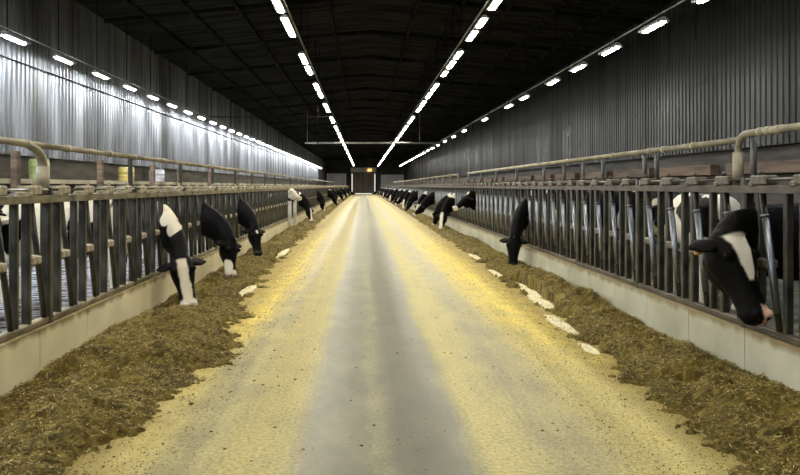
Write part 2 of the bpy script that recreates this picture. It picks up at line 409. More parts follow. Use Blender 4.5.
# end wall and door
m = MB(); m.box((WALL_L - 0.3, END, -0.2), (-2.35, END + .2, RIDGE + .2)); m.box((2.35, END, -0.2), (WALL_R + .3, END + .2, RIDGE + .2)); m.box((-2.35, END, 4.85), (2.35, END + .2, RIDGE + .2))
struct('wall_back', m, M['end_wall'])
m = MB(); m.box((-6.6, END - .12, 0), (-3.1, END - .02, 3.75)); m.box((3.1, END - .12, 0), (7.2, END - .02, 3.55)); struct('trim_5', m, M['end_panel'])
m = MB(); m.box((WALL_L - 0.3, BACK - .2, -0.2), (WALL_R + .3, BACK, RIDGE + .2)); struct('wall_front', m, M['end_wall'])
door = link('door_1', None, None, (0, END + 0.05, 0)); tag(door, None, None, None, 'structure')
m = MB()
for k in range(18):
    xx = -1.95 + k * 0.2166
    m.box((xx, 0.02, 0.22), (xx + .18, .09, 3.95))
m.box((-1.95, 0.05, 0.22), (1.95, 0.12, 3.95)); link('door_sheet', m.mesh('door_sheet', M['door']), door)
m = MB(); m.box((-2.3, 0.02, 4.0), (2.3, .1, 4.8)); link('header', m.mesh('header', M['end_panel']), door)
m = MB(); m.box((-2.12, 0.06, .5), (-1.97, .1, 3.7)); link('daylight_gap', m.mesh('daylight_gap', M['daylight']), door)
m = MB(); m.box((1.97, 0.06, .5), (2.12, .1, 3.7)); link('daylight_gap', m.mesh('daylight_gap', M['daylight']), door)
m = MB(); m.box((-1.5, 0.03, 0.04), (1.5, .08, 0.2)); link('daylight_gap', m.mesh('daylight_gap', M['daylight']), door)
t = link('warning_lamp', None, None, (1.1, END - 0.02, 4.35)); tag(t, 'small amber lamp glowing above the far end door', 'lamp')
m = MB(); m.tube([(0, 0.02, 0), (0, -.05, 0)], .12, 12); link('base', m.mesh('base', M['housing']), t)
m = MB(); m.ell((0, -.1, 0), (.35, .1, .2)); link('lens', m.mesh('lens', M['amber']), t)

# curbs under the headlocks (cast in one-metre lengths)
for side, x in ((-1, XL), (1, XR)):
    m = MB(); y = BACK + 0.4
    lo, hi = (x - 0.09, x + 0.07) if side < 0 else (x - 0.07, x + 0.09)
    m.box((lo + .008, BACK, 0.0), (hi - .008, END, CURB - .006))
    while y < END - 1:
        m.box((lo, y + .005, 0.0), (hi, y + 1.045, CURB), 0); y += 1.05
    o = struct('feed_curb', m, M['curb' if side < 0 else 'curb_right'])

# ------------------------------------------------------------------ headlock panels
def panel_parts(H, rail, latch, sleeved):
    """meshes of one four-lock panel; local y runs along the row, local -x is the alley side, z = 0 on the curb"""
    P = []
    def put(name, mb, mat, label=None): P.append((name, mb.mesh(name, mat), label))
    m = MB(); m.bar((-.045, 0, H - .03), (-.045, PANEL, H - .03), .012, .06); m.bar((.045, 0, H - .03), (.045, PANEL, H - .03), .012, .06)
    m.bar((0, 0, H - .055), (0, PANEL, H - .055), .09, .012); put('top_rail', m, rail)
    m = MB(); m.bar((0, 0, .03), (0, PANEL, .03), .07, .055); put('bottom_rail', m, rail)
    m = MB(); m.bar((0, 0.0, -.10), (0, 0.0, H + .06), .085, .085); put('end_post', m, M['steel'])
    m = MB(); m.tube([(-.03, .05, H + .045), (-.03, PANEL - .05, H + .045)], .011, 8); put('control_rod', m, M['steel'])
    first = {}
    for k in range(4):
        u = k * UNIT
        def rep(name, mb_fn, mat, label=None):
            if name not in first: first[name] = mb_fn().mesh(name, mat)
            P.append((name, first[name], label, u))
        if k: rep('vertical_bar', lambda: MB().bar((0, 0, .05), (0, 0, H - .05), .06, .05), M['steel'])
        rep('stanchion_bar', lambda: MB().bar((0, .385, .05), (0, .385, H - .05), .065, .06), M['steel'])
        def lockbar():
            mb = MB(); a = Vector((-.015, .085, .06)); b = Vector((-.015, .345, H - .03)); mb.tube([a, b], .024, 10); return mb
        rep('locking_bar', lockbar, M['steel'])
        if sleeved:
            def sl():
                a = Vector((-.015, .085, .06)); b = Vector((-.015, .345, H - .03)); mb = MB(); mb.tube([a.lerp(b, .12), a.lerp(b, .80)], .0285, 12)
                mb.tube([a.lerp(b, .795), a.lerp(b, .815)], .034, 12); return mb
            rep('sleeve', sl, M['sleeve'], 'bright rubbed steel sleeve')
        rep('hinge_block', lambda: MB().box((-.045, .19, .50), (.035, .37, .575), .014), latch)
        def la():
            mb = MB(); mb.box((-.058, .22, H + .002), (.05, .45, H + .078), .012); mb.box((-.065, .40, H - .01), (.055, .47, H + .03), .008); mb.tube([(-.03, .33, H + .08), (-.03, .33, H + .115)], .018, 8); return mb
        rep('latch', la, latch)
    return P

def merged_mesh(parts, name):
    vs = []; fs = []; mi = []; mats = []
    for p in parts:
        me = p[1]; u = p[3] if len(p) > 3 else 0
        o = len(vs)
        vs += [(v.co.x, v.co.y + u, v.co.z) for v in me.vertices]
        mat = me.materials[0]
        if mat not in mats: mats.append(mat)
        for f in me.polygons: fs.append(tuple(i + o for i in f.vertices)); mi.append(mats.index(mat))
    me = bpy.data.meshes.new(name); me.from_pydata(vs, [], fs)
    for mt in mats: me.materials.append(mt)
    me.polygons.foreach_set('material_index', mi); me.update(); return me

for side in (-1, 1):
    H = H_L if side < 0 else H_R
    x = XL if side < 0 else XR
    j0 = J_L if side < 0 else J_R
    name_side = 'left' if side < 0 else 'right'
    parts = panel_parts(H, M['rail'] if side < 0 else M['rail_dark'], M['latch'] if side < 0 else M['latch_dark'], side > 0)
    far = merged_mesh(parts, 'headlock_panel')
    proto = None; k = 0
    while j0 + k * PANEL < END - PANEL:
        y0 = j0 + k * PANEL
        loc = (x, y0, CURB) if side > 0 else (x, y0 + PANEL, CURB)
        rz = 0 if side > 0 else PI
        if k < 16:
            if proto is None:
                proto = link('headlock_panel', None)
                for p in parts:
                    sub = p[0] == 'sleeve'          # the sleeve sits on the locking bar before it
                    c = link(p[0], p[1], bar_ if sub else proto, (0, 0 if sub or len(p) < 4 else p[3], 0))
                    if p[0] == 'locking_bar': bar_ = c
                    if p[2]: c['label'] = p[2]
                r = proto
            else: r = copy_tree(proto)
            tag(r, 'grey steel headlock panel, %s panel of the %s feed fence' % (nth(k), name_side), 'headlock panel', 'headlock panels of the %s feed fence' % name_side)
        else:
            r = link('headlock_panel', far)
            tag(r, 'steel headlock panel in the far distant stretch of the %s feed fence' % name_side, 'headlock panel', 'distant headlock panels of the %s feed fence' % name_side)
        r.location = loc; r.rotation_euler = (0, 0, rz); k += 1

# ------------------------------------------------------------------ water pipes over the fences
ZL, ZR = 1.83, 1.895
pl = link('water_pipe', None, None, (XL, 0, 0)); tag(pl, 'long dusty water pipe running above the left feed fence', 'pipe')
m = MB(); m.tube([(-.02, 2.0, ZL), (-.02, 70, ZL)], .026, 12); link('pipe_run', m.mesh('pipe_run', M['pipe']), pl)
top = CURB + H_L
m = MB(); pts = [(-.02, 5.8, ZL)]
for k in range(0, 9):
    a = PI / 2 * k / 8; pts.append((-.02, 5.98 + .39 * math.sin(a), ZL - .16 * (1 - math.cos(a))))
pts.append((-.02, 6.38, top + .02)); m.tube(pts, [.028] + [.030 + .012 * k / 8 for k in range(9)] + [.045], 14)
m.tube([(-.02, 6.375, ZL - .17), (-.02, 6.376, top)], .052, 14)
link('elbow_riser', m.mesh('elbow_riser', M['pipe']), pl, None)
cm = MB(); cm.tube([(-.02, -.025, ZL), (-.02, .025, ZL)], .035, 12); cme = cm.mesh('coupling', M['pipe'])
for yy in (5.55, 6.05, 6.9, 8.05, 8.9, 10.2, 11.6, 13.2, 15.3, 17.8, 20.2): link('coupling', cme, pl, (0, yy, 0))
sm_ = MB(); sm_.bar((-.03, 0, top), (-.03, 0, ZL), .045, .045); sme = sm_.mesh('support_post', M['steel'])
for k in range(2, 28): link('support_post', sme, pl, (0, J_L + k * PANEL, 0))

pr = link('water_pipe', None, None, (XR, 0, 0)); tag(pr, 'pale water pipe stepping down at an upright above the near right feed fence', 'pipe')
m = MB(); pts = [(.02, 2.0, ZR + .025), (.02, 6.25, ZR + .025)]
for k in range(1, 7):
    a = PI / 2 * k / 6; pts.append((.02, 6.25 + .14 * math.sin(a), ZR + .025 - .14 * (1 - math.cos(a))))
pts.append((.02, 6.39, CURB + H_R - .03)); m.tube(pts, [.028] * 8 + [.036], 14)
m.tube([(.02, 6.39, CURB + H_R), (.02, 6.39, ZR - .12)], .043, 14); link('elbow_riser', m.mesh('elbow_riser', M['pipe']), pr)
m = MB(); m.tube([(.02, 6.39, ZR - .02), (.02, 22.9, ZR - .02)], .027, 12); link('pipe_run', m.mesh('pipe_run', M['pipe']), pr)
cm = MB(); cm.tube([(.02, -.035, 0), (.02, .035, 0)], .034, 12); cme = cm.mesh('coupling', M['pipe'])
for yy in (5.75, 5.9, 6.02): link('coupling', cme, pr, (0, yy, ZR + .025))
for yy in (7.25, 7.95, 8.35, 9.6, 11.8, 14.2): link('coupling', cme, pr, (0, yy, ZR - .02))
topr = CURB + H_R
sm_ = MB(); sm_.tube([(.05, 0, topr), (.05, 0, ZR)], .024, 10); sme = sm_.mesh('support_post', M['conduit'])
for k in range(1, 9): link('support_post', sme, pr, (0, J_R + k * PANEL, 0))
for yy in (8.25, 10.1, 12.05): link('support_post', sme, pr, (0, yy, 0))
p2 = link('water_pipe', None, None, (XR, 0, 0)); tag(p2, 'pale water pipe above the far stretch of the right feed fence', 'pipe')
m = MB(); m.tube([(.02, 25.4, ZR - .02), (.02, 80, ZR - .02)], .034, 10); link('pipe_run', m.mesh('pipe_run', M['pipe']), p2)
sme2 = MB().tube([(.05, 0, topr), (.05, 0, ZR)], .03, 8).mesh('support_post', M['pipe'])
for k in range(9, 30): link('support_post', sme2, p2, (0, J_R + k * PANEL + .2, 0))

# ------------------------------------------------------------------ lamps
def lamp_meshes(L, W, drop, lip):
    h = MB()
    o = lip
    prof = [(-W / 2 - o, -.02), (-W / 2 - o, .01), (-W / 4, .07), (W / 4, .07), (W / 2 + o, .01), (W / 2 + o, -.02), (W / 2 + .005, -.02), (W / 2 + .005, .0), (-W / 2 - .005, .0), (-W / 2 - .005, -.02)]
    h.loft([[(px, yy, pz) for px, pz in prof] for yy in (-L / 2 - .03, L / 2 + .03)])
    l = MB(); rings = []
    for q, s in ((-L / 2, .25), (-L / 2 + .015, .7), (-L / 2 + .06, 1), (L / 2 - .06, 1), (L / 2 - .015, .7), (L / 2, .25)):
        rings.append([(W / 2 * s * math.cos(PI * k / 8), q, -.016 - drop * s * math.sin(PI * k / 8)) for k in range(9)])
    l.loft(rings, True)
    return h.mesh('housing', M['housing']), l
def lamp_row(rowname, x, z, spans, W, rod_top, group, where, warm=(), lens='lamp', drop=.014, lip=.03):
    cache = {}
    seen = 0
    for k, (ya, yb) in enumerate(spans):
        L = round(yb - ya, 2); w_ = k in warm
        key = (L, w_)
        if key not in cache:
            hm, lm = lamp_meshes(L, W, drop, lip); cache[key] = (hm, lm.mesh('tube_lens', M['lamp_warm' if w_ else lens]))
        hm, lm = cache[key]
        r = link('tube_lamp', None, None, (x, (ya + yb) / 2, z))
        vis = ya > 3.9 * (z - EYE) if abs(x) < 3 else ya > 2.05 * abs(x - .0) - (0 if x > 0 else 0)
        if not vis: tag(r, 'tube lamp overhead, out of view, ' + where, 'lamp', 'overhead ' + group); seen -= 1
        seen += 1; k = seen - 1
        if not vis: pass
        elif k < 12: tag(r, ('warm yellow tube lamp in the hanging row ' + where) if w_ else 'bright tube lamp, %s in the hanging row %s' % (nth(k), where), 'lamp', group)
        else: tag(r, 'tiny bright tube lamp far down the hanging row ' + where, 'lamp', 'distant ' + group)
        link('housing', hm, r); link('tube_lens', lm, r)
        if rod_top:
            rk = ('rod',)
            if rk not in cache: cache[rk] = MB().tube([(0, 0, .06), (0, 0, rod_top - z)], .012, 6).mesh('hanger_rod', M['rafter'])
            link('hanger_rod', cache[rk], r, (0, -L / 2 + .1, 0))
def regular(first, step, L, last):
    out = []; y = first
    while y < last: out.append((y - L / 2, y + L / 2)); y += step
    return out
LZ = 4.2
lamp_row('left', -6.4, LZ, regular(9.6 - 2.36 * 6, 2.36, .82, 120), .095, EAVE + .04, 'lamps along the left wall', 'along the bright left wall', lens='lamp_wall', drop=.03, lip=.05)
rspan = [(c - .43, c + .43) for c in (-4, -1.2, 1.6, 4.1, 6.4, 8.7, 10.97, 13.2, 15.5, 17.8, 20.2, 23.8, 26.3, 31.5, 38, 42.4, 46.9, 51.3)] + regular(55.5, 4.0, 1.5, 104)
lamp_row('right', 4.9, LZ, rspan, .095, 6.2, 'lamps of the right side row', 'over the right hand cow pens', lens='lamp_cool', drop=.03, lip=.05)
CZ = 4.9
cl = [(-4.4, -2.3), (3.6, 5.7), (6.4, 8.4), (9.5, 11.7), (13.3, 15.45), (15.55, 17.9), (19.9, 21.85), (21.95, 23.9), (25.7, 27.85), (27.95, 30.1), (32, 34), (34.1, 36), (38, 40), (40.1, 42)]  # includes one unseen near lamp added to brighten the left curb
y = 44.0
while y < 128: cl += [(y, y + 2.0), (y + 2.1, y + 4.1)]; y += 5.8
trim = lambda sp: [(a + .22, b - .22) if b - a > 1.6 else (a + .12, b - .12) for a, b in sp]
cl = trim(cl)
lamp_row('centre left', -1.6, CZ, cl, .125, 6.5, 'lamps of the row left of the alley centre', 'over the left half of the alley')
cr = [(-4.4, -2.3), (3.6, 5.7), (9.5, 11.7), (13.1, 15.2), (15.7, 16.8), (17.0, 18.3), (19.6, 20.95), (21.15, 22.6), (23.0, 24.2), (25.7, 27.9), (28.1, 30.4), (31, 33.2), (33.4, 35.8)]
y = 38.0
while y < 128: cr += [(y, y + 2.1), (y + 2.25, y + 4.35)]; y += 5.6
cr = trim(cr)
lamp_row('centre right', 2.45, CZ, cr, .125, 6.47, 'lamps of the row right of the alley centre', 'over the right half of the alley', warm=(8,))
for x, z, last, lab in ((-6.4, LZ + .13, 122, 'thin dark conduit linking the lamps along the left wall'), (4.9, LZ + .14, 105, 'thin grey conduit linking the lamps over the right pens'),
                        (-1.6 + .1, CZ + .085, 122, 'thin conduit along the lamp row over the left half of the alley'), (2.45 - .1, CZ + .085, 122, 'thin conduit along the lamp row over the right half of the alley')):
    m = MB(); m.tube([(x, 2, z), (x, last, z)], .018 if abs(x) > 3 else .022, 8)
    tag(link('lamp_conduit', m.mesh('lamp_conduit', M['conduit'])), lab, 'conduit')
m = MB(); m.tube([(-3.75, 50, 4.26), (4.9, 50, 4.26)], .06, 8); m.tube([(-3.6, 50, 4.26), (-3.6, 50, 6.25)], .012, 6); m.tube([(3.6, 50, 4.26), (3.6, 50, 6.28)], .012, 6); tag(link('cross_conduit', m.mesh('cross_conduit', M['housing'])), 'pale cross conduit hanging over the alley between the lamp rows', 'conduit')
m = MB(); m.tube([(-6.9, 33, 4.42), (-.6, 33, 4.42)], .018, 8); tag(link('cross_conduit', m.mesh('cross_conduit', M['rafter'])), 'thin dark cross conduit reaching from the left wall to the alley lamps', 'conduit')
m = MB(); m.tube([(-1.93, 33, 6.48), (-1.93, 33, 3.36)], .018, 8); m.tube([(-1.93, 33, 3.42), (-1.93, 33, 3.3)], .035, 8); tag(link('drop_cable', m.mesh('drop_cable', M['rafter'])), 'dark cable hanging down left of the alley lamps', 'cable')
m = MB(); m.tube([(WALL_L + .05, 2, 4.0), (WALL_L + .05, 60, 4.0)], .016, 8); tag(link('wall_cable', m.mesh('wall_cable', M['rafter'])), 'thin dark cable fixed along the bright left wall below its lamps', 'cable')

# ------------------------------------------------------------------ drums on the left ledge, sheet flap
def drum(x, y, r, h, mat, label):
    t = link('plastic_drum', None, None, (x, y, 1.64)); tag(t, label, 'drum', 'drums on the ledge under the left wall sheets')
    m = MB(); rings = []
    for (q, z) in ((.0, 0), (.95, 0), (1, .02), (.97, .06), (1, .1), (1, .33 * h), (1.03, .35 * h), (1, .37 * h), (1, .63 * h), (1.03, .65 * h), (1, .67 * h), (1, h - .05), (.9, h)):
        rings.append([(max(q, .02) * r * math.cos(2 * PI * k / 20), max(q, .02) * r * math.sin(2 * PI * k / 20), z) for k in range(20)])
    m.loft(rings, True); link('body', m.mesh('body', mat), t)
    m = MB(); m.tube([(0, 0, h), (0, 0, h + .02)], r * .93, 20); lid = link('lid', m.mesh('lid', M['board']), t)
    m = MB(); m.tube([(r * .5, 0, h + .02), (r * .5, 0, h + .045)], .03, 8); link('bung', m.mesh('bung', M['drum_grey']), lid)
drum(-6.78, 16.3, .20, .42, M['drum'], 'olive green plastic drum on the ledge behind the bent pipe riser')
drum(-6.78, 22.3, .22, .40, M['drum_yellow'], 'mustard plastic drum on the ledge under the left wall')
drum(-6.78, 25.6, .24, .40, M['drum_grey'], 'grey plastic drum on the ledge, farthest of the three drums')
for k, (yy, hh) in enumerate(((14.6, 2.2), (19.3, 2.2), (24.1, 2.2), (27.6, 2.2), (33, 2.2), (40, 2.2))):
    m = MB(); m.box((WALL_L + .43, yy - .09, 0), (WALL_L + .55, yy + .09, 2.16), .008)
    tag(link('timber_post', m.mesh('timber_post', M['board_brown'])), 'brown timber post under the left wall sheets, %s of the row' % nth(k), 'post', 'timber posts under the left wall')

# ------------------------------------------------------------------ stall dividers in the pens
def loop_mesh():
    m = MB(); pts = [(0, 0, 0.0), (0, 0, 1.05)]
    for k in range(1, 7): a = PI / 2 * k / 6; pts.append((.12 * math.sin(a) * 1.0, 0, 1.05 + .12 * (1 - math.cos(a)) * 0 + .12 * math.sin(a)))
    pts += [(1.3, 0, 1.12)]
    for k in range(1, 13): a = PI * k / 12; pts.append((1.3 + .34 * math.sin(a), 0, .78 + .34 * math.cos(a)))
    pts += [(.6, 0, .40), (.0, 0, .55)]
    m.tube(pts, .03, 8); return m.mesh('stall_divider', M['steel'])
lm = loop_mesh()
for side, x, rz in ((-1, -6.9, 0), (1, 7.4, PI)):
    for k in range(12):
        o = link('stall_divider', lm, None, (x, 7.0 + k * 1.25, 0), rz)
        tag(o, 'bent steel stall divider loop in the %s pen, %s of the row' % ('left' if side < 0 else 'right', nth(k)), 'stall divider', 'stall dividers in the %s pen' % ('left' if side < 0 else 'right'))

# white gate posts in the left fence
for k, (yy, lab) in enumerate(((26.0, 'white painted post in the left feed fence, nearer of the pair'), (28.0, 'white painted post in the left feed fence, farther of the pair'))):
    m = MB(); m.box((-.055, -.06, 0), (.055, .06, .98), .012); m.box((-.075, -.08, .98), (.075, .08, 1.0)); 
    tag(link('gate_post', m.mesh('gate_post', M['white_paint']), None, (XL + .14, yy, 0.0)), lab, 'post', 'white posts in the left fence')

# ------------------------------------------------------------------ feed
def heap(side):
    x = XL + .07 if side < 0 else XR - .07
    s = 1 if side < 0 else -1
    ys = np.concatenate([np.arange(2.6, 9, .022), np.arange(9, 16, .035), np.arange(16, 34, .09), np.arange(34, 138, .35)])
    us = np.concatenate([np.linspace(0, 1.0, 44), np.linspace(1.02, 1.75, 32)])
    Y, U = np.meshgrid(ys, us, indexing='ij')
    return x, s, ys, us, Y, U
WID_L = ([2, 4.05, 5, 6, 7, 8.1, 9.3, 10.3, 12, 14, 16, 21, 30, 60, 150], [.98, 1.02, 1.12, 1.24, 1.28, 1.22, 1.08, .95, .88, .85, .86, .78, .7, .6, .5])
WID_R = ([2, 4.1, 4.8, 5.5, 6.7, 8.1, 10.3, 13, 15.8, 21.7, 30, 60, 150], [1.05, 1.02, .98, .95, .88, .84, .78, .78, .72, .62, .6, .6, .5])
def feed_height(side, Xw, Y, U):
    w = np.interp(Y, *(WID_L if side < 0 else WID_R))
    sh = Y.shape
    P = np.stack([Xw.ravel(), Y.ravel(), np.zeros(Y.size)], 1)
    big = fbm(P * [1, .8, 1], 1.3, 3 + side, 3).reshape(sh)
    edge = fbm(P * [.2, 1, 1], 2.6, 21 + side, 4).reshape(sh) - .5
    w = w * (1 + .42 * edge)
    lump = fbm(P * [1, .9, 1], 6.0, 40, 3).reshape(sh)
    fine = fbm(P, 26.0, 60, 2).reshape(sh)
    q = U / w + (lump - .5) * .34 * smooth(.4, .9, U / w) + (fine - .5) * .22 * smooth(.5, .9, U / w)
    env = smooth(1.06, .62, q) * (.35 + .65 * smooth(-.05, .28, q))
    lump = fbm(P * [1, .9, 1], 6.0, 40, 3).reshape(sh)
    fine = fbm(P, 26.0, 60, 2).reshape(sh)
    h = env * (.03 + .24 * np.clip(big - .22, 0, 1) + .15 * np.clip(lump - .32, 0, 1)) + (env > 0.02) * (fine - .45) * .035 * np.clip(env * 2, 0, 1) - (1 - smooth(0, .12, env)) * .03
    for (bx, by, rx, ry) in BARE:
        rr = ((Xw - bx) / (rx * 1.0)) ** 2 + ((Y - by) / (ry * 1.0)) ** 2 + (lump - .5) * 2.2
        h = h - .34 * smooth(1.25, .75, rr)
    return h
def feed_tint(P, seed):
    a = fbm(P, 5.0, seed, 3); b = vnoise(P, 45, seed + 5)
    dk, md, lt = np.array([.045, .032, .005]), np.array([.165, .125, .020]), np.array([.42, .32, .08])
    t = np.clip((a - .3) * 1.6, 0, 1)[:, None]; u = np.clip((b - .45) * 1.8, 0, 1)[:, None]
    return (dk * (1 - t) + md * t) * (1 - u * .7) + lt * u * .7
for side in (-1, 1):
    x, s, ys, us, Y, U = heap(side)
    Xw = x + s * U
    Z = feed_height(side, Xw, Y, U)
    V = np.stack([Xw.ravel(), Y.ravel(), Z.ravel()], 1)
    nu = len(us); a = (np.arange(len(ys) - 1)[:, None] * nu + np.arange(nu - 1)[None, :]).ravel()
    F = np.stack([a, a + 1, a + nu + 1, a + nu], 1)
    if side < 0: F = F[:, ::-1] if s < 0 else F
    zq = Z.ravel()[F].max(1); F = F[zq > -.006]
    if s > 0: F = F[:, :]
    else: F = F[:, ::-1]
    me = bpy.data.meshes.new('silage_feed'); me.from_pydata(V.tolist(), [], F.tolist())
    ca = me.color_attributes.new('tint', 'FLOAT_COLOR', 'POINT')
    ca.data.foreach_set('color', np.concatenate([feed_tint(V, 5), np.ones((len(V), 1))], 1).astype(np.float32).ravel())
    me.materials.append(M['feed']); me.polygons.foreach_set('use_smooth', [True] * len(me.polygons)); me.update()
    nm = 'left' if side < 0 else 'right'
    base = link('silage_feed', me)
    tag(base, 'brown chopped silage spread along the foot of the %s curb' % nm, 'silage', None, 'stuff')
    # loose stalks on the heap
    n = 85000
    yy = 3.0 + (RNG.random(n) ** 1.5) * 17; uu = RNG.random(n) * 1.6
    X2 = x + s * uu
    hh = feed_height(side, X2, yy, uu)
    keep = hh > -.004 ; 
    sparse = (hh <= -.004) & (RNG.random(n) < .25)
    hh = np.where(sparse, 0.0, hh); keep |= sparse
    yy, X2, hh = yy[keep], X2[keep], hh[keep]; n = len(yy)
    sp_ = (hh == 0.0)
    ln = RNG.uniform(.009, .036, n) * np.where(sp_, .35, 1); wd = RNG.uniform(.0012, .003, n); az = RNG.uniform(0, 2 * PI, n); el = RNG.normal(.12, .35, n)
    d = np.stack([np.cos(az) * np.cos(el), np.sin(az) * np.cos(el), np.sin(el)], 1)
    sd = np.stack([-np.sin(az), np.cos(az), RNG.normal(0, .5, n)], 1)
    c = np.stack([X2, yy, hh + .006 + RNG.random(n) * .012], 1)
    c[:, 2] = np.maximum(c[:, 2], np.abs(d[:, 2]) * ln / 2 + .002)
    q = np.stack([c - d * ln[:, None] / 2 - sd * wd[:, None], c - d * ln[:, None] / 2 + sd * wd[:, None], c + d * ln[:, None] / 2 + sd * wd[:, None], c + d * ln[:, None] / 2 - sd * wd[:, None]], 1)
    col = np.array([[.10, .07, .015], [.22, .16, .04], [.38, .28, .09], [.52, .43, .19], [.17, .16, .035]])[RNG.choice(5, n, p=[.28, .33, .2, .07, .12])]
    me = bpy.data.meshes.new('stalks'); me.from_pydata(q.reshape(-1, 3).tolist(), [], np.arange(4 * n).reshape(n, 4).tolist())
    ca = me.color_attributes.new('tint', 'FLOAT_COLOR', 'POINT')
    ca.data.foreach_set('color', np.concatenate([np.repeat(col, 4, 0), np.ones((4 * n, 1))], 1).astype(np.float32).ravel())
    me.materials.append(M['strand']); me.update()
    tag(link('stalks', me, base), None, None, None, 'stuff')

# crumbs scattered over the alley
n = 30000
yy = 3.3 + (RNG.random(n) ** 1.7) * 26
xx = np.where(RNG.random(n) < .5, -1.9 + np.abs(RNG.normal(0, 1, n)) * RNG.choice([.35, .9], n), 2.45 - np.abs(RNG.normal(0, 1, n)) * RNG.choice([.35, .9], n))
xx = np.clip(xx, XL + .2, XR - .2)
rad = RNG.uniform(.0028, .008, n) * np.where(RNG.random(n) < .07, 2.4, 1)
vs = []; fs = []
az = RNG.uniform(0, 2 * PI, n); el = RNG.uniform(.35, 1, n)
tri = np.array([[1, 0, 0], [-.5, .86, 0], [-.5, -.86, 0], [0.1, 0.1, 1.0]])
V = tri[None] * rad[:, None, None] * np.array([1, 1, .5])
V[:, :, 0] *= el[:, None]
ca_, sa_ = np.cos(az)[:, None], np.sin(az)[:, None]
V = np.stack([V[:, :, 0] * ca_ - V[:, :, 1] * sa_, V[:, :, 0] * sa_ + V[:, :, 1] * ca_, V[:, :, 2]], 2) + np.stack([xx, yy, np.full(n, .0005)], 1)[:, None]
b4 = np.arange(n)[:, None] * 4
F = np.concatenate([b4 + np.array([[0, 1, 3]]), b4 + np.array([[1, 2, 3]]), b4 + np.array([[2, 0, 3]])])
me = bpy.data.meshes.new('feed_crumbs'); me.from_pydata(V.reshape(-1, 3).tolist(), [], F.tolist())
col = np.array([[.07, .05, .015], [.16, .11, .03], [.30, .22, .07], [.6, .55, .42]])[RNG.choice(4, n, p=[.35, .4, .2, .05])]
c_ = me.color_attributes.new('tint', 'FLOAT_COLOR', 'POINT'); c_.data.foreach_set('color', np.concatenate([np.repeat(col, 4, 0), np.ones((4 * n, 1))], 1).astype(np.float32).ravel())
me.materials.append(M['strand']); me.update()
tag(link('feed_crumbs', me), 'dark feed crumbs scattered over the concrete alley', 'crumbs', None, 'stuff')

# ------------------------------------------------------------------ cows
BLACK = np.array([.003, .0028, .0027]); WHITE = np.array([.74, .70, .60]); PINK = np.array([.62, .40, .32]); SLATE = np.array([.03, .027, .026])
HEAD = [(-.06, .080, .000, -.100), (0.0, .104, .035, -.155), (.10, .120, .052, -.205), (.24, .128, .058, -.225), (.36, .114, .048, -.212), (.50, .094, .030, -.182), (.66, .082, .012, -.155), (.80, .084, .006, -.142), (.90, .092, .006, -.136), (.97, .080, -.006, -.118), (1.01, .048, -.03, -.09)]
def catmull(pts, n):
    pts = [Vector(p) for p in pts]; out = []
    P = [pts[0] * 2 - pts[1]] + pts + [pts[-1] * 2 - pts[-2]]
    for i in range(1, len(P) - 2):
        for k in range(n):
            t = k / n
            a, b, c, d = P[i - 1], P[i], P[i + 1], P[i + 2]
            out.append(0.5 * ((2 * b) + (c - a) * t + (2 * a - 5 * b + 4 * c - d) * t * t + (3 * b - a - 3 * c + d) * t ** 3))
    out.append(pts[-1]); return out

def ring_at(c, a, b, ra, rb, n=20, p=2.4):
    r = []
    for k in range(n):
        th = 2 * PI * k / n; ct, st = math.cos(th), math.sin(th)
        r.append(c + a * ra * math.copysign(abs(ct) ** (2 / p), ct) + b * rb * math.copysign(abs(st) ** (2 / p), st))
    return r

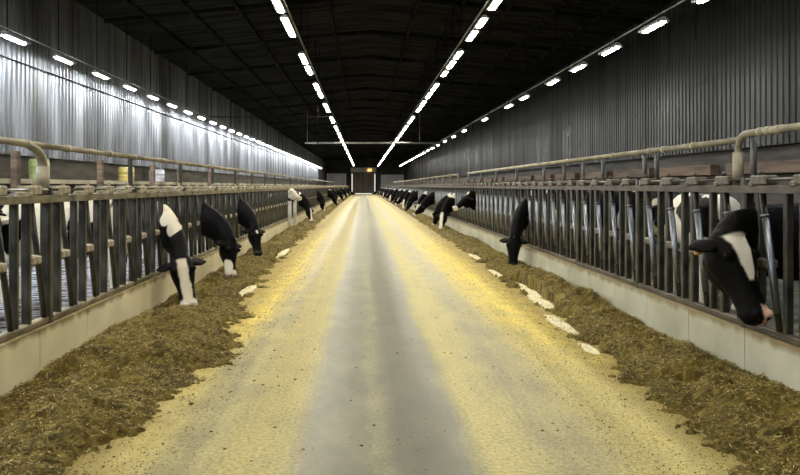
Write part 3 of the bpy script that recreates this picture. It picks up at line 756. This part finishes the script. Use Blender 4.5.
def cow_mesh(name, poll, d, n, lock_z=1.02, voxel=.016, seed=0, white=.30, blaze=(.03, .045, .05, .95), muzzle='white', neck_white=None, legs=True, tint=None, face_white=0.0, head_scale=1.0, extra_white=(), reach=0.0):
    """One continuous body. Local: +x towards the alley, neck passes the lock at x = 0. poll/d/n place the head."""
    poll = Vector(poll); d = Vector(d).normalized(); nv = Vector(n); nv = (nv - d * nv.dot(d)).normalized(); sv = d.cross(nv)
    L = .57 * head_scale; hs = head_scale
    mb = MB()
    Z = Vector((0, 0, 1)); Yv = Vector((0, 1, 0))
    # trunk
    trunk = [(-.38, 1.05, .10, .20), (-.46, 1.04, .19, .30), (-.62, 1.02, .26, .385), (-.85, 1.00, .315, .415), (-1.15, .975, .365, .425), (-1.45, .975, .37, .42), (-1.72, 1.02, .33, .38), (-1.95, 1.08, .29, .32), (-2.12, 1.12, .22, .25), (-2.20, 1.14, .11, .15)]
    mb.loft([ring_at(Vector((tx - reach, 0, tz)), Yv, Z, w, h, 22, 2.3) for tx, tz, w, h in trunk])
    # neck
    back = poll - d * .02 - nv * .06
    ctrl = [(-.62 - reach, 0, 1.10), (-.30 - reach * .5, 0, 1.08), (0, 0, lock_z), tuple(Vector((0, 0, lock_z)).lerp(back, .55) + Vector((.05, 0, .02))), tuple(back + d * .05)]
    path = catmull(ctrl, 5); rr = []
    hw = np.interp(np.linspace(0, 1, len(path)), [0, .25, .5, .75, 1], [.20, .155, .125, .115, .10])
    hv = np.interp(np.linspace(0, 1, len(path)), [0, .25, .5, .75, 1], [.33, .30, .265, .215, .155])
    for i, p in enumerate(path):
        t = (path[min(i + 1, len(path) - 1)] - path[max(i - 1, 0)]).normalized()
        f = max(0, (i / (len(path) - 1) - .45) / .55)
        up = (Z * (1 - f) + Vector((.5, 0, .3)) * (1 - f) * f + nv * f)
        up = (up - t * up.dot(t)).normalized(); a = t.cross(up)
        rr.append(ring_at(p - up * .02, a, up, float(hw[i]), float(hv[i]), 20, 2.1))
    mb.loft(rr)
    # head
    mb.loft([ring_at(poll + d * (t * L) + nv * ((tp + bt) / 2 * hs), sv, nv, w * hs, (tp - bt) / 2 * hs, 22, 2.5) for t, w, tp, bt in HEAD])
    mb.loft([ring_at(poll + d * (t * L) - nv * (q * hs), sv, nv, w * hs, h * hs, 16, 2.2) for t, q, w, h in ((.05, .15, .06, .07), (.15, .17, .085, .10), (.32, .18, .088, .095), (.48, .165, .07, .065), (.6, .15, .05, .04))])
    for s in (-1, 1):      # ears, brow ridges, nostril rims, jaw
        root = poll + d * (.045 * hs) + sv * (s * .085 * hs) - nv * (.05 * hs)
        ax = (sv * s * 1.0 - nv * .28 + d * .02).normalized()
        fl = (nv * .75 - d * .5); fl = (fl - ax * fl.dot(ax)).normalized(); wd = ax.cross(fl)
        er = []
        for t, w, h in ((-.12, .028, .024), (.0, .032, .026), (.2, .060, .022), (.45, .078, .017), (.7, .066, .014), (.9, .030, .011), (1, .012, .009)):
            er.append(ring_at(root + ax * (t * .185 * hs) - wd * 0, wd, fl, w * hs, h * hs + .004, 12, 2))
        mb.loft(er)
        c = poll + d * (.27 * L) + sv * (s * .098 * hs) + nv * (.022 * hs); e = MB(); 
        mb.ell(tuple(c), (.036 * hs,) * 3, 10, 6)
        c = poll + d * (.93 * L) + sv * (s * .045 * hs) - nv * (.01 * hs); mb.ell(tuple(c), (.032 * hs,) * 3, 10, 6)
    c = poll - d * (.0) + nv * .0; mb.ell(tuple(c), (.07 * hs, .07 * hs, .06 * hs), 10, 6)
    # legs
    def leg(pts, rad): mb.tube(pts, rad, 12)
    r = -reach
    for s in (-1, 1):
        y = s * .17
        leg([(-.62 + r, y * .8, .95), (-.60 + r, y, .72), (-.58 + r, y, .45), (-.585 + r, y, .40), (-.59 + r, y, .16), (-.57 + r, y, .09), (-.55 + r, y, .005)], [.13, .10, .062, .06, .042, .05, .062])
        y = s * .2
        leg([(-1.90 + r, y * .8, 1.05), (-1.83 + r, y, .82), (-1.90 + r, y, .60), (-2.02 + r, y, .50), (-2.0 + r, y, .35), (-1.98 + r, y, .14), (-1.96 + r, y, .08), (-1.93 + r, y, .005)], [.2, .16, .085, .06, .048, .042, .05, .062])
    mb.ell((-1.72 + r, 0, .62), (.24, .19, .17), 12, 8)
    for s in (-1, 1):
        for q in (-1.8, -1.66): mb.tube([(q + r, s * .08, .52), (q + r, s * .085, .43)], [.02, .014], 8)
    mb.tube([(-2.14 + r, 0, 1.30), (-2.24 + r, 0, 1.22), (-2.27 + r, .01, .95), (-2.26 + r, .02, .60), (-2.25 + r, .02, .40)], [.05, .04, .025, .03, .045], 8)
    raw = mb.mesh(name + '_raw', M['coat'])
    tmp = bpy.data.objects.new('tmp', raw); COL.objects.link(tmp)
    rm = tmp.modifiers.new('r', 'REMESH'); rm.mode = 'VOXEL'; rm.voxel_size = voxel
    smm = tmp.modifiers.new('s', 'SMOOTH'); smm.factor = .5; smm.iterations = 3
    dg = bpy.context.evaluated_depsgraph_get(); dg.update()
    me = bpy.data.meshes.new_from_object(tmp.evaluated_get(dg)); me.name = name
    bpy.data.objects.remove(tmp); bpy.data.meshes.remove(raw)
    nvt = len(me.vertices); co = np.empty(nvt * 3, np.float32); me.vertices.foreach_get('co', co); P = co.reshape(-1, 3).astype(float)
    # coat
    wcol = WHITE if tint is None else np.array(tint)
    k = fbm(P * [1, .8, .8] + seed * 3.7, 2.5, 100 + seed, 2) + (fbm(P, 14, 7, 2) - .5) * .05
    wm = smooth(.0, .02, k - (1 - white) * .5 - .22)
    wm = np.maximum(wm, smooth(.52, .46, P[:, 2]) * smooth(-.3, -.4, P[:, 0]))          # white stockings
    R = P - np.array(poll); t = R @ np.array(d) / L; s_ = R @ np.array(sv) / hs; q = R @ np.array(nv) / hs
    jag = (fbm(P, 16, 3, 2) - .5) * .03
    headm = (t > -.10) & (t < 1.1) & (np.abs(s_) < .32) & (q > -.26) & (q < .12)
    neckm = (P[:, 0] > -.34) & ~headm
    wm = np.where(headm, face_white, wm)
    if blaze:
        w0, w1, t0, t1 = blaze
        wb = w0 + (w1 - w0) * np.clip((t - t0) / max(t1 - t0, .01), 0, 1)
        bl = smooth(.008, -.008, np.abs(s_) - wb + jag) * smooth(t0 - .02, t0 + .02, t) * smooth(t1 + .02, t1 - .02, t) * (q > -.08)
        wm = np.where(headm, np.maximum(wm, bl), wm)
    wm = np.where(neckm, 0.0, wm)
    for (cx, cy, cz, rx, ry, rz_) in ((neck_white or ()) if neck_white else ()):
        e = ((P[:, 0] - cx) / rx) ** 2 + ((P[:, 1] - cy) / ry) ** 2 + ((P[:, 2] - cz) / rz_) ** 2
        wm = np.maximum(wm, smooth(1.1, .9, e + jag * 8))
    for (cx, cy, cz, rad) in extra_white:
        e = np.sqrt(((P - np.array([cx, cy, cz])) ** 2).sum(1)); wm = np.maximum(wm, smooth(rad * 1.05, rad * .95, e + jag))
    C = BLACK * (1 - wm[:, None]) + wcol * wm[:, None]
    mz = headm & (t > .87)
    mw = smooth(.80, .86, t + jag * 2) * headm
    if muzzle == 'white': C = C * (1 - mw[:, None]) + np.array([.66, .60, .52]) * mw[:, None]
    elif muzzle == 'pink': C = C * (1 - mw[:, None] * (s_ < .0)[:, None]) + PINK * mw[:, None] * (s_ < .0)[:, None]
    else: C = C * (1 - mw[:, None] * .8) + SLATE * mw[:, None] * .8
    for s in (-1, 1):     # nostrils
        cc = np.array(poll + d * (.985 * L) + sv * (s * .036 * hs) - nv * (.012 * hs)); e = np.sqrt(((P - cc) ** 2).sum(1)); nm = smooth(.024, .016, e)[:, None]
        C = C * (1 - nm) + np.array([.01, .008, .008]) * nm
    ca = me.color_attributes.new('tint', 'FLOAT_COLOR', 'POINT')
    ca.data.foreach_set('color', np.concatenate([C, np.ones((nvt, 1))], 1).astype(np.float32).ravel())
    me.polygons.foreach_set('use_smooth', [True] * len(me.polygons))
    if not me.materials: me.materials.append(M['coat'])
    me.update()
    frame = dict(poll=poll, d=d, n=nv, s=sv, L=L, hs=hs)
    return me, frame

EYE_ME = MB().ell((0, 0, 0), (.019, .019, .019), 12, 8).mesh('eye', M['eye'])
TAG_ME = None
def cow(data, loc, rz, label, group=None, tags=()):
    me, f = data
    o = link('holstein_cow', me, None, loc, rz); tag(o, label, 'cow', group)
    for s in (-1, 1):
        c = f['poll'] + f['d'] * (.27 * f['L']) + f['s'] * (s * .122 * f['hs']) + f['n'] * (.028 * f['hs'])
        link('eye', EYE_ME, o, c)
    for s in tags:
        c = f['poll'] + f['d'] * (.05) + f['s'] * (s * .22 * f['hs']) - f['n'] * (.085 * f['hs'])
        a = f['d'] * .07; b = f['s'] * .028; nn = f['n'] * .006
        mb = MB(); mb.loft([[c - b + a * 0 + nn, c + b + nn, c + b * 1.2 + a + nn, c - b * 1.2 + a + nn], [c - b - nn, c + b - nn, c + b * 1.2 + a - nn, c - b * 1.2 + a - nn]])
        t = link('ear_tag', mb.mesh('ear_tag', M['tag']), o); t['label'] = 'amber plastic ear tag'
    return o

def openL(y): return 5.91 + UNIT * round((y - 5.91) / UNIT)
def openR(y): return 6.09 + UNIT * round((y - 6.09) / UNIT)

# --- the cows one can tell apart
c = cow_mesh('cow', (.36, -.56, .62), (.16, -.26, -.50), (.22, -.88, .34), lock_z=1.0, voxel=.0125, seed=1, white=.50, tint=(.66, .60, .47), head_scale=1.17, blaze=(.050, .055, .06, .9), muzzle='white',
             neck_white=[(.0, -.0, 1.22, .12, .2, .16), (.12, -.17, 1.12, .14, .14, .16), (.22, -.33, .98, .10, .12, .13)])
cow(c, (XL, openL(10.1), 0), 0, 'cow with broad white blaze eating silage, nearest head on the left side', 'feeding cows on the left', tags=())
c = cow_mesh('cow', (.56, -.42, .66), (.05, -.16, -.55), (.72, -.62, .25), lock_z=1.0, voxel=.014, seed=2, blaze=(.0, .0, 0, .01), muzzle='white', extra_white=[(.50, -.60, .27, .12)])
cow(c, (XL, openL(12.5), 0), 0, 'cow with black face and pale jaw eating, second head on the left side', 'feeding cows on the left')
c = cow_mesh('cow', (.43, -.48, .66), (.12, -.2, -.54), (.52, -.8, .3), lock_z=1.02, voxel=.016, seed=3, blaze=(.025, .02, .12, .24), muzzle='dark', extra_white=[(.20, -.32, .50, .10)])
cow(c, (XL, openL(16.1), 0), 0, 'black cow with small white forehead spot eating, third head on the left side', 'feeding cows on the left')
R1 = cow_mesh('cow', (.25, .13, 1.135), (-.09, .27, -.50), (-.30, .85, .25), lock_z=1.10, voxel=.011, seed=4, white=.10, blaze=(.085, .02, .04, .56), muzzle='pink', head_scale=1.22)
cow(R1, (XR, openR(6.09), 0), PI, 'large black cow head with white blaze lowered over the near right curb', 'feeding cows on the right', tags=(-1, 1))
c = cow_mesh('cow', (.36, .56, .58), (.05, .16, -.47), (.12, .9, .3), lock_z=1.04, voxel=.014, seed=5, white=.15, blaze=(.0, .0, 0, .01), muzzle='dark', extra_white=[(.47, .72, .44, .055)])
cow(c, (XR, openR(14.5), 0), PI, 'black cow eating with its face down, alone midway along the right fence', 'feeding cows on the right')
RAISED = cow_mesh('cow', (.22, .12, 1.24), (.42, .14, -.30), (.5, .25, .8), lock_z=1.12, voxel=.018, seed=6, blaze=(.0, .0, 0, .01), muzzle='white', extra_white=[(.25, .1, 1.33, .06), (.28, .125, 1.03, .075), (.345, .145, .98, .08), (.42, .17, .94, .085), (.5, .19, .92, .09)], face_white=0)
cow(RAISED, (XR, openR(21.1), 0), PI, 'cow holding its white nosed head raised through the right fence', 'feeding cows on the right')
# --- cows standing in the pens
CREAM = (.62, .56, .44)
stand = (.55, .0, 1.25), (.75, .0, -.55), (.55, 0, .83)
s1 = cow_mesh('cow', *stand, lock_z=1.18, voxel=.018, seed=8, white=.72, blaze=(.04, .05, .0, .9), tint=CREAM)
s3 = cow_mesh('cow', *stand, lock_z=1.18, voxel=.018, seed=14, white=.60, blaze=(.04, .05, .0, .9))
SG = None
cow(s1, (-4.6, 8.95, 0), PI / 2, 'pale cow with black patches standing behind the nearest left headlocks', SG)
cow(s3, (4.55, 11.4, 0), PI / 2 - .12, 'white cow with black patches standing behind the near right headlocks', SG)
cow(s1, (5.95, 17.6, 0), PI / 2, 'pale patched cow standing far back by the stall loops of the right pen', None)
# --- the farther feeding cows
G = [cow_mesh('cow', (.48, -.40, .64), (.12, -.2, -.55), (.6, -.7, .3), lock_z=1.02, voxel=.022, seed=20, blaze=(.03, .04, .06, .9), muzzle='white', neck_white=[(.02, 0, 1.22, .12, .2, .12)]),
     cow_mesh('cow', (.55, .10, .66), (.22, .05, -.55), (.8, .1, .4), lock_z=1.02, voxel=.022, seed=21, blaze=(.0, .0, 0, .01), muzzle='dark'),
     cow_mesh('cow', (.46, .45, .62), (.12, .2, -.52), (.5, .75, .3), lock_z=1.02, voxel=.022, seed=22, blaze=(.05, .06, .0, .95), muzzle='white', neck_white=[(.1, .05, 1.2, .16, .2, .12)]),
     cow_mesh('cow', (.60, .25, .70), (.40, .1, -.42), (.6, .2, .7), lock_z=1.04, voxel=.022, seed=23, blaze=(.02, .02, .0, .5), muzzle='white'),
     cow_mesh('cow', (.42, -.25, .60), (.06, -.1, -.52), (.85, -.4, .1), lock_z=1.02, voxel=.022, seed=24, blaze=(.03, .07, .3, .95), muzzle='white', face_white=0)]
RAISED2 = cow_mesh('cow', (.10, -.12, 1.36), (.36, -.3, -.24), (.3, -.2, .9), lock_z=1.14, voxel=.02, seed=7, blaze=None, muzzle='white', face_white=1.0, extra_white=[(.02, 0, 1.25, .14)])
cow(RAISED2, (XL, openL(26.9), 0), 0, 'cow with raised white face above the white posts on the left', 'feeding cows on the left')
cow(G[0], (XL, openL(31), 0), 0, 'black necked cow eating just beyond the white posts on the left', 'feeding cows on the left')
far_l = [(43.3, 4), (56, 1), (58, 0), (64.0, 4), (74, 1), (78, 0), (84, 4), (91, 1), (97, 0), (105, 4), (112, 1), (120, 0), (128, 1)]
for yy, g in far_l:
    cow(G[g], (XL, openL(yy), 0), 0, 'small distant cow eating through the left fence near the far end', 'distant feeding cows on the left')
near_r = [(25.8, 2, 'big black and white cow with white poll eating, first of the right cluster'), (27.0, 0, 'cow with white nose eating just behind the big cow of the right cluster'),
          (33.1, 3, 'cow stretching its black head forward, third of the right cluster'), (37.0, 2, 'white faced cow eating, fourth of the right cluster')]
for yy, g, lab in near_r: cow(G[g], (XR, openR(yy), 0), PI, lab, 'feeding cows on the right')
yy = 43.5; k = 0
while yy < 132:
    cow(G[(1, 4, 2, 3, 0, 1, 2)[k % 7]], (XR, openR(yy), 0), PI, 'small distant cow eating through the right fence near the far end', 'distant feeding cows on the right')
    yy += (2.4, 4.2, 2.0, 4.8, 3.2, 2.6, 5.4)[k % 7]; k += 1

# ------------------------------------------------------------------ world, camera, colour
w = bpy.data.worlds.new('night outside'); scene.world = w; w.use_nodes = True
w.node_tree.nodes['Background'].inputs['Color'].default_value = (.01, .011, .013, 1); w.node_tree.nodes['Background'].inputs['Strength'].default_value = .2
cam = bpy.data.cameras.new('camera'); co_ = bpy.data.objects.new('camera', cam); COL.objects.link(co_); scene.camera = co_
co_.location = (0, 0, EYE); co_.rotation_euler = (PI / 2, 0, 0)
cam.sensor_width = 36; cam.lens = 780 / 800 * 36
cam.shift_x = (400 - 363.5) / 800; cam.shift_y = -(237.5 - 186) / 800
cam.clip_start = .1; cam.clip_end = 400
vs_ = scene.view_settings
vs_.view_transform = 'Standard'; vs_.look = 'None'; vs_.gamma = 1; vs_.use_curve_mapping = False; vs_.exposure = 1.2
scene.cycles.use_denoising = True
scene.cycles.max_bounces = 6; scene.cycles.diffuse_bounces = 3; scene.cycles.glossy_bounces = 3
scene.cycles.use_light_tree = True
scene.cycles.sample_clamp_indirect = 8
